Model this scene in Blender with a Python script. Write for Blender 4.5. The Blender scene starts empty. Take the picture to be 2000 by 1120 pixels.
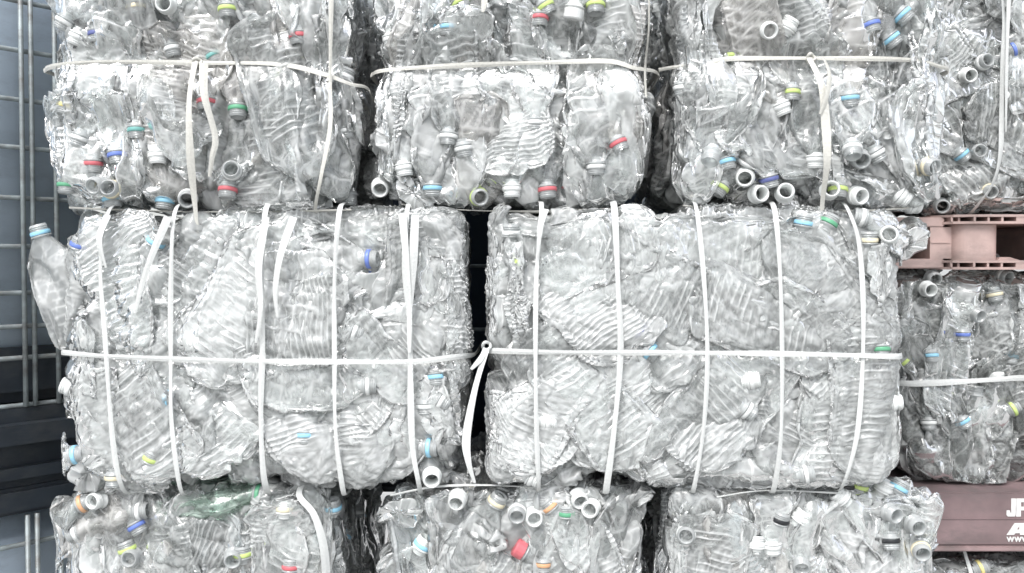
import bpy, bmesh, math, random
import numpy as np
from mathutils import Vector, Matrix
R_ = math.radians
PI = math.pi
scn = bpy.context.scene
COL = scn.collection

# ------------------------------------------------------------------ camera
D = 1.4; FPX = 1795.0; PITCH = R_(1.5)
cam_d = bpy.data.cameras.new('camera'); cam = bpy.data.objects.new('camera', cam_d); COL.objects.link(cam)
cam.location = (0, -D, 0.02); cam.rotation_euler = (R_(90) - PITCH, 0, 0)
cam_d.sensor_width = 36; cam_d.lens = 36 * FPX / 2000; cam_d.clip_start = 0.02; cam_d.clip_end = 2000
scn.camera = cam
def at(px, py, Y=0.0):
    a = (px - 1000) / FPX; b = (560 - py) / FPX
    d = Vector((a, math.cos(PITCH) + b * math.sin(PITCH), -math.sin(PITCH) + b * math.cos(PITCH)))
    t = (Y + D) / d.y
    return Vector(cam.location) + d * t

# ------------------------------------------------------------------ materials
def mat(name):
    m = bpy.data.materials.new(name); m.use_nodes = True
    nt = m.node_tree; nt.nodes.clear()
    out = nt.nodes.new('ShaderNodeOutputMaterial')
    return m, nt, out
def N(nt, t, **kw):
    n = nt.nodes.new(t)
    for k, v in kw.items():
        if k in n.inputs: n.inputs[k].default_value = v
        else: setattr(n, k, v)
    return n
def L(nt, a, b): nt.links.new(a, b)

def film(name, tint=(0.970, 0.992, 0.986), base=0.0, gain=0.85, haze=0.12, rough=0.095, crease=0.66):
    """thin clear plastic: fresnel gloss over a clear sheet, whitened where it is creased and scuffed"""
    m, nt, out = mat(name)
    fr = N(nt, 'ShaderNodeFresnel'); fr.inputs['IOR'].default_value = 1.58
    ma = N(nt, 'ShaderNodeMath', operation='MULTIPLY_ADD', use_clamp=True)
    ma.inputs[1].default_value = gain; ma.inputs[2].default_value = base
    L(nt, fr.outputs[0], ma.inputs[0])
    gl = N(nt, 'ShaderNodeBsdfGlossy'); gl.inputs['Roughness'].default_value = rough
    gl.inputs['Color'].default_value = (1, 1, 1, 1)
    tr = N(nt, 'ShaderNodeBsdfTransparent'); tr.inputs['Color'].default_value = (*tint, 1)
    mix = N(nt, 'ShaderNodeMixShader'); L(nt, ma.outputs[0], mix.inputs[0])
    wc = (0.90 * tint[0], 0.90 * tint[1], 0.90 * tint[2], 1)
    df = N(nt, 'ShaderNodeBsdfDiffuse'); df.inputs['Color'].default_value = wc
    tl = N(nt, 'ShaderNodeBsdfTranslucent'); tl.inputs['Color'].default_value = wc
    ad = N(nt, 'ShaderNodeMixShader'); ad.inputs[0].default_value = 0.35
    L(nt, df.outputs[0], ad.inputs[1]); L(nt, tl.outputs[0], ad.inputs[2])
    at_ = N(nt, 'ShaderNodeAttribute', attribute_name='wear')
    rp = N(nt, 'ShaderNodeMath', operation='MULTIPLY_ADD', use_clamp=True); rp.inputs[1].default_value = crease; rp.inputs[2].default_value = haze
    L(nt, at_.outputs['Fac'], rp.inputs[0])
    m2 = N(nt, 'ShaderNodeMixShader'); L(nt, rp.outputs[0], m2.inputs[0])
    L(nt, tr.outputs[0], m2.inputs[1]); L(nt, ad.outputs[0], m2.inputs[2])
    L(nt, m2.outputs[0], mix.inputs[1]); L(nt, gl.outputs[0], mix.inputs[2])
    L(nt, mix.outputs[0], out.inputs['Surface'])
    return m
def plain(name, col, rough=0.45, bump=0.0, scale=40, var=0.0, metal=0.0, detail=4, stretch=None, dirt=None):
    m, nt, out = mat(name)
    p = N(nt, 'ShaderNodeBsdfPrincipled'); p.inputs['Roughness'].default_value = rough; p.inputs['Metallic'].default_value = metal
    p.inputs['Base Color'].default_value = (*col, 1)
    tc = N(nt, 'ShaderNodeTexCoord')
    no = N(nt, 'ShaderNodeTexNoise'); no.inputs['Scale'].default_value = scale; no.inputs['Detail'].default_value = detail
    if stretch:
        mp = N(nt, 'ShaderNodeMapping'); mp.inputs['Scale'].default_value = stretch
        L(nt, tc.outputs['Object'], mp.inputs[0]); L(nt, mp.outputs[0], no.inputs['Vector'])
    else: L(nt, tc.outputs['Object'], no.inputs['Vector'])
    if var:
        cr = N(nt, 'ShaderNodeMapRange'); cr.inputs[1].default_value = .3; cr.inputs[2].default_value = .7
        cr.inputs[3].default_value = 1 - var; cr.inputs[4].default_value = 1 + var
        L(nt, no.outputs[0], cr.inputs[0])
        mm = N(nt, 'ShaderNodeVectorMath', operation='SCALE'); mm.inputs[0].default_value = col
        L(nt, cr.outputs[0], mm.inputs['Scale']); L(nt, mm.outputs[0], p.inputs['Base Color'])
    if dirt:                                    # grime and scrapes of their own shape
        src = p.inputs['Base Color'].links[0].from_socket
        n3 = N(nt, 'ShaderNodeTexNoise'); n3.inputs['Scale'].default_value = 5; n3.inputs['Detail'].default_value = 10; n3.inputs['Roughness'].default_value = .7
        mp3 = N(nt, 'ShaderNodeMapping'); mp3.inputs['Scale'].default_value = (2.2, 1, 5); L(nt, tc.outputs['Object'], mp3.inputs[0]); L(nt, mp3.outputs[0], n3.inputs['Vector'])
        r3 = N(nt, 'ShaderNodeMapRange'); r3.inputs[1].default_value = .48; r3.inputs[2].default_value = .66; r3.inputs[4].default_value = .75
        L(nt, n3.outputs[0], r3.inputs[0])
        mx = N(nt, 'ShaderNodeMixRGB'); mx.inputs[2].default_value = (*dirt, 1)
        L(nt, r3.outputs[0], mx.inputs[0]); L(nt, src, mx.inputs[1]); L(nt, mx.outputs[0], p.inputs['Base Color'])
    if bump:
        b = N(nt, 'ShaderNodeBump'); b.inputs['Strength'].default_value = bump; b.inputs['Distance'].default_value = 0.004
        L(nt, no.outputs[0], b.inputs['Height']); L(nt, b.outputs[0], p.inputs['Normal'])
    L(nt, p.outputs[0], out.inputs['Surface'])
    return m

M = {}
M['film'] = film('clear_bottle_plastic')
M['film_scuffed'] = film('scuffed_bottle_plastic', haze=0.19, rough=0.125)
M['film_blue'] = film('bluish_bottle_plastic', tint=(0.95, 0.98, 0.985))
M['film_tan'] = film('stained_bottle_plastic', tint=(0.975, 0.97, 0.95), haze=0.13)
M['film_milky'] = film('milky_bottle_plastic', haze=0.34, rough=0.13)
M['film_grey'] = film('shaded_bottle_plastic', tint=(0.80, 0.82, 0.81), haze=0.10, rough=0.12)  # darker film copy: shade of the recessed right stack put into the tint
M['film_green'] = film('green_bottle_plastic', tint=(0.80, 0.95, 0.86), haze=0.07)
M['neck_clear'] = film('thick_clear_plastic', tint=(0.9, 0.93, 0.93), base=0.0, gain=.8, haze=0.6, rough=0.1)
M['neck_white'] = plain('white_neck_plastic', (0.70, 0.72, 0.71), 0.35)
RING = {'W': (0.82, 0.84, 0.83), 'R': (0.62, 0.03, 0.06), 'B': (0.03, 0.13, 0.62), 'N': (0.03, 0.06, 0.32), 'LB': (0.16, 0.55, 0.78),
        'G': (0.02, 0.36, 0.15), 'T': (0.05, 0.36, 0.33), 'Y': (0.75, 0.62, 0.12), 'YG': (0.50, 0.68, 0.08), 'O': (0.75, 0.34, 0.10),
        'C': (0.72, 0.64, 0.40), 'K': (0.02, 0.022, 0.025)}
RNAME = {'W': 'white', 'R': 'red', 'B': 'blue', 'N': 'navy blue', 'LB': 'light blue', 'G': 'green', 'T': 'teal', 'Y': 'yellow',
         'YG': 'lime green', 'O': 'orange', 'C': 'cream', 'K': 'black'}
for k, c in RING.items():
    g_ = sum(c) / 3 * .25 + .06; c = tuple(.72 * q + g_ for q in c) if k not in 'WK' else tuple(.88 * q for q in c)
    M['ring_' + k] = plain(RNAME[k].replace(' ', '_') + '_ring_plastic', c, 0.35)
M['strap'] = plain('white_strapping_tape', (0.57, 0.585, 0.575), 0.42, bump=0.25, scale=300, var=0.05)
M['strap_old'] = plain('off_white_strapping_tape', (0.55, 0.545, 0.505), 0.5, bump=0.25, scale=300, var=0.08)

# crushed bottles deeper in the bale: many films on top of each other
def core_mat(name='compressed_bottle_mass', k=1.0):
    m, nt, out = mat(name)
    tc = N(nt, 'ShaderNodeTexCoord')
    no = N(nt, 'ShaderNodeTexNoise'); no.inputs['Scale'].default_value = 22; no.inputs['Detail'].default_value = 5
    L(nt, tc.outputs['Object'], no.inputs['Vector'])
    cr = N(nt, 'ShaderNodeValToRGB')
    e = cr.color_ramp.elements; e[0].position = 0.34; e[0].color = (0.50 * k, 0.53 * k, 0.525 * k, 1); e[1].position = 0.62; e[1].color = (0.78 * k, 0.81 * k, 0.80 * k, 1)
    L(nt, no.outputs[0], cr.inputs[0])
    p = N(nt, 'ShaderNodeBsdfPrincipled'); p.inputs['Roughness'].default_value = 0.3
    p.inputs['Specular IOR Level'].default_value = 0.9
    L(nt, cr.outputs[0], p.inputs['Base Color'])
    vo = N(nt, 'ShaderNodeTexVoronoi', feature='F1'); vo.inputs['Scale'].default_value = 85
    L(nt, tc.outputs['Object'], vo.inputs['Vector'])
    b = N(nt, 'ShaderNodeBump'); b.inputs['Strength'].default_value = 0.3; b.inputs['Distance'].default_value = 0.006
    L(nt, vo.outputs['Distance'], b.inputs['Height']); L(nt, b.outputs[0], p.inputs['Normal'])
    L(nt, p.outputs[0], out.inputs['Surface'])
    return m
M['core'] = core_mat(k=.74); M['core_bright'] = core_mat('pale_bottle_mass', k=1.1); M['core_grey'] = core_mat('shaded_bottle_mass', 0.30)  # core_grey is the same mass with the right stack's shade painted in

# ------------------------------------------------------------------ object helpers
def link(name, me, parent=None, mats=None):
    o = bpy.data.objects.new(name, me); COL.objects.link(o)
    if parent is not None: o.parent = parent
    return o
def tag(o, label=None, cat=None, group=None, kind=None):
    for k, v in (('label', label), ('category', cat), ('group', group), ('kind', kind)):
        if v: o[k] = v
    return o
def empty(name, loc=(0, 0, 0)):
    o = bpy.data.objects.new(name, None); COL.objects.link(o); o.location = loc; o.empty_display_size = 0.05
    return o
def np_mesh(name, V, F, material, smooth=True):
    me = bpy.data.meshes.new(name)
    V = np.asarray(V, dtype=np.float32)
    if isinstance(F, np.ndarray):
        me.vertices.add(len(V)); me.vertices.foreach_set('co', V.ravel())
        nf = len(F); k = F.shape[1]
        me.loops.add(nf * k); me.loops.foreach_set('vertex_index', F.astype(np.int32).ravel())
        me.polygons.add(nf)
        me.polygons.foreach_set('loop_start', np.arange(0, nf * k, k, dtype=np.int32))
        me.update(calc_edges=True)
    else:
        me.from_pydata([tuple(v) for v in V], [], F)
    me.polygons.foreach_set('use_smooth', np.full(len(me.polygons), smooth, dtype=bool))
    me.materials.append(material); me.update()
    return me
class MB:
    def __init__(s): s.v = []; s.f = []
    def add(s, v, f):
        n = len(s.v); s.v += [tuple(p) for p in v]; s.f += [tuple(i + n for i in q) for q in f]
    def box(s, a, b):
        (x0, y0, z0), (x1, y1, z1) = a, b
        s.add([(x0, y0, z0), (x1, y0, z0), (x1, y1, z0), (x0, y1, z0), (x0, y0, z1), (x1, y0, z1), (x1, y1, z1), (x0, y1, z1)],
              [(0, 3, 2, 1), (4, 5, 6, 7), (0, 1, 5, 4), (1, 2, 6, 5), (2, 3, 7, 6), (3, 0, 4, 7)])
    def tube(s, pts, r, n=10):
        pts = [Vector(p) for p in pts]; rings = []
        for i, p in enumerate(pts):
            t = (pts[min(i + 1, len(pts) - 1)] - pts[max(i - 1, 0)]).normalized()
            up = Vector((0, 0, 1)) if abs(t.z) < 0.9 else Vector((0, 1, 0))
            a = t.cross(up).normalized(); b = t.cross(a)
            rings.append([p + (a * math.cos(2 * PI * k / n) + b * math.sin(2 * PI * k / n)) * r for k in range(n)])
        v = [q for rg in rings for q in rg]; f = []
        for i in range(len(rings) - 1):
            for k in range(n): f.append((i * n + k, i * n + (k + 1) % n, (i + 1) * n + (k + 1) % n, (i + 1) * n + k))
        f.append(tuple(range(n))[::-1]); f.append(tuple(range((len(rings) - 1) * n, len(rings) * n)))
        s.add(v, f)
    def prism(s, outline, y0, y1):           # outline in x,z
        n = len(outline)
        s.add([(x, y0, z) for x, z in outline] + [(x, y1, z) for x, z in outline],
              [tuple(range(n)), tuple(range(2 * n - 1, n - 1, -1))] + [(i, i + n, (i + 1) % n + n, (i + 1) % n) for i in range(n)])
    def build(s, name, material, parent=None, smooth=False, bevel=0.0):
        me = np_mesh(name, s.v, s.f, material, smooth)
        bm = bmesh.new(); bm.from_mesh(me); bmesh.ops.recalc_face_normals(bm, faces=bm.faces)
        if bevel: bmesh.ops.bevel(bm, geom=list(bm.edges), offset=bevel, segments=2, affect='EDGES', clamp_overlap=True)
        bm.to_mesh(me); bm.free()
        return link(name, me, parent)

# ------------------------------------------------------------------ crushed bottles
def tri(x): return np.abs((x % 1.0) * 2 - 1) - 0.5
def crumple(P, rng, n, lo, hi, amp, lines=None):
    """sum of folded planes: crisp creases with flat facets between them"""
    h = np.zeros(len(P))
    for _ in range(n):
        d = rng.normal(size=3); d /= np.linalg.norm(d)
        wl = math.exp(rng.uniform(math.log(lo), math.log(hi)))
        d2 = rng.normal(size=3); d2 /= np.linalg.norm(d2)
        warp = 0.15 * np.sin(P @ d2 * 2 * PI / (wl * rng.uniform(2, 4)) + rng.uniform(0, 6))
        d3 = rng.normal(size=3); d3 /= np.linalg.norm(d3)
        mask = np.clip(0.5 + 0.9 * np.sin(P @ d3 * 2 * PI / (wl * rng.uniform(3, 6)) + rng.uniform(0, 6)), 0, 1)
        t = tri(P @ d / wl + warp + rng.uniform())
        h += amp * (wl / hi) ** 0.8 * mask * t
        if lines is not None: np.maximum(lines, mask * np.exp(-((0.5 - np.abs(t)) * wl / 0.0026) ** 2), out=lines)
    return h
SPEC = {  # length of body+shoulder, radius, shoulder start, rib style
    'ringed': (0.180, 0.029, 0.66, 'ring', 0.012), 'plain': (0.175, 0.030, 0.60, 'none', 0.02), 'panel': (0.185, 0.029, 0.64, 'panel', 0.019),
    'ladder': (0.26, 0.043, 0.72, 'ladder', 0.0105), 'large': (0.26, 0.046, 0.74, 'ring', 0.0080), 'twist': (0.18, 0.030, 0.62, 'diag', 0.02)}
def bottle_mesh(kind, seed, flat=0.8, nu=None, nv=None):
    rng = np.random.default_rng(seed)
    Lb, r0, sh, style, per = SPEC[kind]
    nv = nv or (92 if kind in ('ladder', 'large') else 56)
    nu = nu or (190 if kind in ('ladder', 'large') else 124)
    u = np.linspace(0, 1, nu); v = np.linspace(0, 2 * PI, nv, endpoint=False)
    z = u * Lb
    rad = np.full(nu, r0)
    b = np.clip(1 - u / 0.05, 0, 1); rad *= np.sqrt(np.clip(1 - 0.75 * b ** 2, 0, 1))
    s = np.clip((u - sh) / (1 - sh), 0, 1)
    rad = rad * (1 - s ** 1.6) + 0.0125 * s ** 1.6
    rad = rad * (1 - 0.10 * np.exp(-((u - rng.uniform(.3, .55)) / 0.06) ** 2) * (rng.random() < .5))
    Fl = flat * np.clip((1.0 - u) / 0.22, 0, 1) ** 0.7 * np.clip(0.35 + u / 0.10, 0, 1)
    Fl = np.clip(Fl * (1 + 0.22 * np.sin(u * rng.uniform(4, 9) + rng.uniform(0, 6))), 0, 0.9)
    U, Vv = np.meshgrid(u, v, indexing='ij'); RR = rad[:, None]; FF = Fl[:, None]; Z = z[:, None] + 0 * Vv
    c, sn = np.cos(Vv), np.sin(Vv)
    X = RR * (1 + 0.50 * FF) * np.sign(c) * np.abs(c) ** (1 - 0.15 * FF)
    Y = RR * (1 - 0.92 * FF) * np.sign(sn) * np.abs(sn) ** (1 - 0.35 * FF)
    body = np.clip((U - 0.06) / 0.03, 0, 1) * np.clip((sh + 0.02 - U) / 0.03, 0, 1)
    side = np.tanh(sn * 3)
    X0 = X / r0
    warp = 0.002 * np.sin(X0 * rng.uniform(1, 3) + rng.uniform(0, 6)) + 0.003 * np.sin(Z * rng.uniform(20, 40))
    Zr = Z + warp
    def ridge(x, w): return np.exp(-((x - np.round(x)) / w) ** 2)
    if style == 'ring': g = ridge(Zr / per, .15)
    elif style == 'ladder': g = ridge(Zr / per, .13) * np.clip((0.95 - np.abs(X0)) * 8, 0, 1)
    elif style == 'panel': g = np.maximum(ridge(Zr / per, .11), ridge(X0 / 0.62 + .5, .09))
    elif style == 'diag': g = np.maximum(ridge(Zr / per + X0 * 0.7, .12), 0.8 * ridge(Zr / per - X0 * 0.7, .12))
    else: g = 0 * Z
    X *= 1 + 0.012 * g * body
    if True:  # base ribs
        Z += np.clip(1 - U / 0.03, 0, 1) * 0.006 * np.cos(5 * Vv)
    P = np.stack([X, Y, Z], -1).reshape(-1, 3)
    rib = (g * body).reshape(-1) * rng.uniform(.6, 1.1) * np.clip(0.7 + np.sin(P @ rng.normal(size=3) * 55 + 1) + .7 * np.sin(P @ rng.normal(size=3) * 120), 0.12, 1)
    edge = (np.exp(-(sn / 0.16) ** 2) * np.clip(FF, 0, 1) * 1.0).reshape(-1)
    w = (np.clip((1 - U) / 0.16, 0, 1)).reshape(-1)
    Q = P * np.array([1, 1.6, 1]) + np.array([0, 0.09, 0]) * (side.reshape(-1, 1))
    Ql = Q * np.array([1.0, 1.0, 0.4])            # most folds run along the bottle
    fold = np.zeros(len(P))
    h = crumple(Ql, rng, 5, 0.03, 0.08, 0.014, fold) + crumple(Q * np.array([1, 1, .6]), rng, 4, 0.018, 0.05, 0.0042, fold)
    P[:, 1] += h * w
    P[:, 0] += crumple(Q, rng, 4, 0.03, 0.08, 0.010) * w
    P[:, 2] += crumple(Q, rng, 4, 0.02, 0.07, 0.005) * w
    # bend & twist of the whole crushed body, measured from the neck end
    t = (Lb - P[:, 2]); k = rng.normal() * 1.2; kx = rng.normal() * 0.9
    P[:, 1] += k * t * t * 0.5; P[:, 0] += kx * t * t * 0.5
    tw = rng.normal() * 1.5 * t
    x, y = P[:, 0].copy(), P[:, 1].copy()
    P[:, 0] = x * np.cos(tw) - y * np.sin(tw); P[:, 1] = x * np.sin(tw) + y * np.cos(tw)
    P[:, 2] -= Lb                              # neck end at the origin, body towards -z
    idx = np.arange(nu * nv).reshape(nu, nv)
    a = idx[:-1]; bq = idx[1:]
    F = np.stack([a, np.roll(a, -1, 1), np.roll(bq, -1, 1), bq], -1).reshape(-1, 4)
    # close the base with a dimpled disc of rings
    extra = []; base = idx[0]; cen = P[base].mean(0)
    rings = [base]
    aux = np.stack([rib, np.maximum(edge, fold * w)], -1); aux = np.concatenate([aux, np.zeros((4 * nv, 2))])
    Vn = [P]; n0 = len(P)
    for q, dz in ((0.72, -0.002), (0.42, 0.004), (0.16, 0.009), (0.05, 0.007)):
        rg = cen + (P[base] - cen) * q + np.array([0, 0, dz]); Vn.append(rg); rings.append(np.arange(n0, n0 + nv)); n0 += nv
    Fs = [F]
    for i in range(len(rings) - 1):
        A, B = rings[i], rings[i + 1]
        Fs.append(np.stack([B, np.roll(B, -1), np.roll(A, -1), A], -1))
    return np.concatenate(Vn), np.concatenate(Fs), aux
KINDS_S = ['ringed', 'plain', 'panel', 'twist']; KINDS_L = ['ladder', 'large']
BOT = {}
sd = 11
for kd in SPEC:
    BOT[kd] = [bottle_mesh(kd, sd + 20 * i + len(kd), flat=([0.82, 0.72, 0.66, 0.77, 0.5] if kd not in ('ladder', 'large') else [0.86, 0.82, 0.8, 0.84, 0.78])[i]) for i in range(5)]
    sd += 100
STUB = []
for i in range(3):                             # short, less flattened bottles standing end-on
    V, F, A_ = bottle_mesh('plain', 300 + i, flat=0.35, nu=60)
    STUB.append((V * np.array([1.0, 1.0, 0.45]), F, A_))
def with_wear(me, P, F, aux, rng):
    """stress whitening: creases bend the sheet hard, so they turn milky"""
    nx = np.zeros_like(P); cnt = np.zeros(len(P))
    for k in range(4):
        np.add.at(nx, F[:, k], P[F[:, (k + 1) % 4]] + P[F[:, (k - 1) % 4]]); np.add.at(cnt, F[:, k], 2)
    lap = np.linalg.norm(nx / np.maximum(cnt, 1)[:, None] - P, axis=1)
    sp = np.linalg.norm(P[F[:, 1]] - P[F[:, 0]], axis=1).mean()
    w = np.clip(lap / sp * 1.4 - 0.34, 0, .5) + 0.75 * aux[:, 0] + 0.55 * aux[:, 1]
    d = rng.normal(size=(3, 3)) * 45
    lo = np.clip(np.prod(np.sin(P @ d + rng.uniform(0, 6, 3)), axis=1) * 1.2, 0, 1) * 0.25
    at_ = me.attributes.new('wear', 'FLOAT', 'POINT'); at_.data.foreach_set('value', np.clip(w + lo, 0, 1).astype(np.float32))
def lathe(prof, n=28):
    V = [(r * math.cos(2 * PI * k / n), r * math.sin(2 * PI * k / n), z) for r, z in prof for k in range(n)]
    F = [(i * n + k, i * n + (k + 1) % n, (i + 1) * n + (k + 1) % n, (i + 1) * n + k) for i in range(len(prof) - 1) for k in range(n)]
    return V, F
neck_prof = [(0.0125, -0.004), (0.0130, 0.000), (0.0165, 0.0015), (0.0165, 0.0032), (0.0132, 0.0042), (0.0132, 0.0100)]
for i in range(3):
    z0 = 0.0108 + i * 0.0032
    neck_prof += [(0.0132, z0), (0.0146, z0 + 0.0008), (0.0146, z0 + 0.0015), (0.0132, z0 + 0.0023)]
neck_prof += [(0.0130, 0.0215), (0.0122, 0.0222), (0.0108, 0.0218), (0.0106, 0.0), (0.0112, -0.008)]
nv_, nf_ = lathe(neck_prof)
NECK = {'clear': np_mesh('neck', nv_, nf_, M['neck_clear']), 'white': np_mesh('neck', nv_, nf_, M['neck_white'])}
rv, rf = lathe([(0.0137, 0.0046), (0.0158, 0.0046), (0.0162, 0.0056), (0.0160, 0.0100), (0.0152, 0.0112), (0.0137, 0.0112), (0.0137, 0.0046)], 32)
RINGM = {k: np_mesh('neck_ring', rv, rf, M['ring_' + k]) for k in RING}
kn = 36
cv, cf = [], []
prof = [(0.0, 0.0235), (0.009, 0.0235), (0.0140, 0.0228), (0.0158, 0.0205), (0.0162, 0.006), (0.0150, 0.006), (0.0148, 0.021)]
cv, cf = lathe(prof, kn)
cv = [((x * (1 + 0.012 * (i % 2)), y * (1 + 0.012 * (i % 2)), z)) for i, (x, y, z) in enumerate(cv)]
CAPM = {k: np_mesh('bottle_cap', cv, cf, M['ring_' + k], False) for k in ('W', 'R', 'LB')}

# ------------------------------------------------------------------ bales
GROUP = 'bales of crushed bottles'
class Bale: pass
def rounded_box(h, R, n, off):
    pts = []; fs = []; cnt = 0
    g = np.linspace(-1, 1, n); A, B = np.meshgrid(g, g, indexing='ij'); O = np.ones_like(A)
    for ax in range(3):
        for sgn in (-1, 1):
            c = [None] * 3; c[ax] = O * sgn; c[(ax + 1) % 3] = A * sgn; c[(ax + 2) % 3] = B
            pts.append(np.stack(c, -1).reshape(-1, 3))
            idx = np.arange(n * n).reshape(n, n) + cnt; cnt += n * n
            fs.append(np.stack([idx[:-1, :-1], idx[1:, :-1], idx[1:, 1:], idx[:-1, 1:]], -1).reshape(-1, 4))
    q = np.concatenate(pts) * h
    inner = np.clip(q, -(h - R), h - R); d = q - inner; d /= np.linalg.norm(d, axis=1)[:, None] + 1e-9
    return inner + (R - off) * d, d, np.concatenate(fs)
def make_bale(px0, py0, px1, py1, Yf, depth, label, seed, angles, large, nb=100, R=0.055, waist=None, heroes=(), straps=(),
              side=(0.15, 0.15), top=0.0, inset=0.0, neckp=0.18, old=False, core_n=96, lumpy=0.0035, crisp=0.3, lean=0.0, zr=(0, 1), patches=False, grey=False):
    rng = random.Random(seed); nrng = np.random.default_rng(seed)
    a = at(px0, py1, Yf); b = at(px1, py0, Yf)
    B = Bale(); B.W = b.x - a.x; B.H = b.z - a.z; B.c = Vector(((a.x + b.x) / 2, Yf + depth / 2, (a.z + b.z) / 2)); B.Yf = Yf; B.D = depth; B.R = R
    base = Vector((B.c.x, B.c.y, a.z))
    root = empty('bottle_bale', base); tag(root, label, 'bale', GROUP); B.root = root
    wz = at(px0, waist, Yf).z if waist else None
    def pinch(z): return 0.022 * math.exp(-((z - wz) / 0.035) ** 2) if wz is not None else 0.0
    def front(x, z, off=0.0):
        """point of the bale's front at world x,z; off > 0 lies outside"""
        dx = min(max(0, abs(x - B.c.x) - (B.W / 2 - R)), R * 0.98); dz = min(max(0, abs(z - B.c.z) - (B.H / 2 - R)), R * 0.98)
        y = Yf + R - math.sqrt(max(R * R - dx * dx - dz * dz, 0.0004)) + pinch(z)
        return Vector((x, y - off, z))
    B.front = front
    def normal(x, z):
        p = front(x, z); e = 0.006
        return (front(x + e, z) - p).cross(front(x, z + e) - p).normalized()   # points to -y
    # the compressed inside
    h = np.array([B.W / 2, depth / 2, B.H / 2])
    P, nrm, F = rounded_box(h, R, core_n, 0.040)
    P = P + nrm * (crumple(P, nrng, 7, 0.05, 0.14, 0.020) + crumple(P, nrng, 10, 0.012, 0.045, 0.011))[:, None]
    if wz is not None: P[:, 0] -= np.sign(P[:, 0]) * 0.02 * np.exp(-((P[:, 2] - (wz - B.c.z)) / 0.035) ** 2) * (np.abs(P[:, 0]) > B.W / 2 - R)
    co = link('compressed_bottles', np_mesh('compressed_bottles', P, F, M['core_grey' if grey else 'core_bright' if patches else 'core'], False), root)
    co['kind'] = 'stuff'; co.location = B.c - base
    P, nrm, F = rounded_box(h, R, 150, 0.026)
    fold_ = np.zeros(len(P))
    P = P + nrm * (crumple(P * np.array([1, 1, .4]), nrng, 7, 0.03, 0.09, 0.018, fold_) + crumple(P, nrng, 8, 0.010, 0.035, 0.0065, fold_))[:, None]
    if wz is not None: P[:, 0] -= np.sign(P[:, 0]) * 0.02 * np.exp(-((P[:, 2] - (wz - B.c.z)) / 0.035) ** 2) * (np.abs(P[:, 0]) > B.W / 2 - R)
    if wz is not None: P[:, 1] += (P[:, 1] < 0) * 0.02 * np.exp(-((P[:, 2] - (wz - B.c.z)) / 0.035) ** 2)
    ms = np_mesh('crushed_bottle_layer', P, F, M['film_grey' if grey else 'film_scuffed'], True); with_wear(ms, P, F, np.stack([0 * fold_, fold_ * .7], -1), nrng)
    sk = link('crushed_bottle_layer', ms, root); sk['kind'] = 'stuff'; sk.location = B.c - base
    n = [0]
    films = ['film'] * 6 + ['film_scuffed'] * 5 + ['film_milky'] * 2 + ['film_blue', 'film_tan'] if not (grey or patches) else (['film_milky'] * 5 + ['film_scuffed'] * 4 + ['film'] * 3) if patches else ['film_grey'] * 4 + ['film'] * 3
    hb = np.array([B.W / 2, depth / 2, B.H / 2]); cb = np.array(B.c)
    bd = [(nrng.normal(size=3) * 22, nrng.uniform(0, 6)) for _ in range(4)]
    bites = []
    for t_ in straps:
        if t_.get('loose') or len(t_['pts']) < 5: continue
        k_ = t_.get('wrap', ''); w_ = [at(q_[0], q_[1], Yf) for q_ in t_['pts']]
        if 'l' in k_ and wz is None: bites.append((2, sum(q_.z for q_ in w_) / len(w_)))
        if 't' in k_: bites.append((0, sum(q_.x for q_ in w_) / len(w_)))
    cd = int(nrng.integers(1 << 30))
    def squeeze(P, rib):
        """the baler's press: nothing stands out of the rounded block, what is near its skin is flattened against it"""
        q = P - cb
        lump = sum(np.sin(q @ d + f) for d, f in bd) * lumpy
        for ax_i, c_i in bites: lump = lump - 0.006 * np.exp(-((P[:, ax_i] - c_i) / 0.011) ** 2)
        if wz is not None: lump = lump - 0.022 * np.exp(-((P[:, 2] - wz) / 0.03) ** 2)
        hh = hb - R
        inner = np.clip(q, -hh, hh); v = q - inner; ln = np.linalg.norm(v, axis=1)
        deep = ln < 1e-6
        nrm_ = v / np.maximum(ln, 1e-6)[:, None]
        # inside the core box: nearest face
        gap = hh - np.abs(q); ax_ = np.argmin(gap, 1); e = np.zeros_like(q); e[np.arange(len(q)), ax_] = np.sign(q[np.arange(len(q)), ax_])
        nrm_ = np.where(deep[:, None], e, nrm_)
        dep = np.where(deep, R + gap[np.arange(len(q)), ax_], R - ln) + lump
        tau = 0.006 if patches else 0.0036
        nd = tau * np.logaddexp(0, dep / tau)
        fs_ = np.array([1, 1, .45]) if crisp < 1 else np.ones(3)
        streak = np.zeros(len(P))
        g2 = np.random.default_rng(cd + n[0])
        fine = (crumple(P * fs_, g2, 5, 0.025, 0.07, 0.006 if crisp < 1 else 0.003) + (crumple(P, g2, 5, 0.010, 0.034, 0.0032) if crisp < 1 else crumple(P, g2, 8, 0.007, 0.024, 0.0024, streak)) * crisp + (0.0021 if crisp > 1 else 0.0020) * rib) * np.exp(-nd / 0.03)
        return P + nrm_ * (dep - nd + fine)[:, None], streak * np.exp(-nd / 0.015)
    zlo, zhi = B.c.z - B.H / 2 + .035, B.c.z + B.H / 2 - .035
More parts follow.
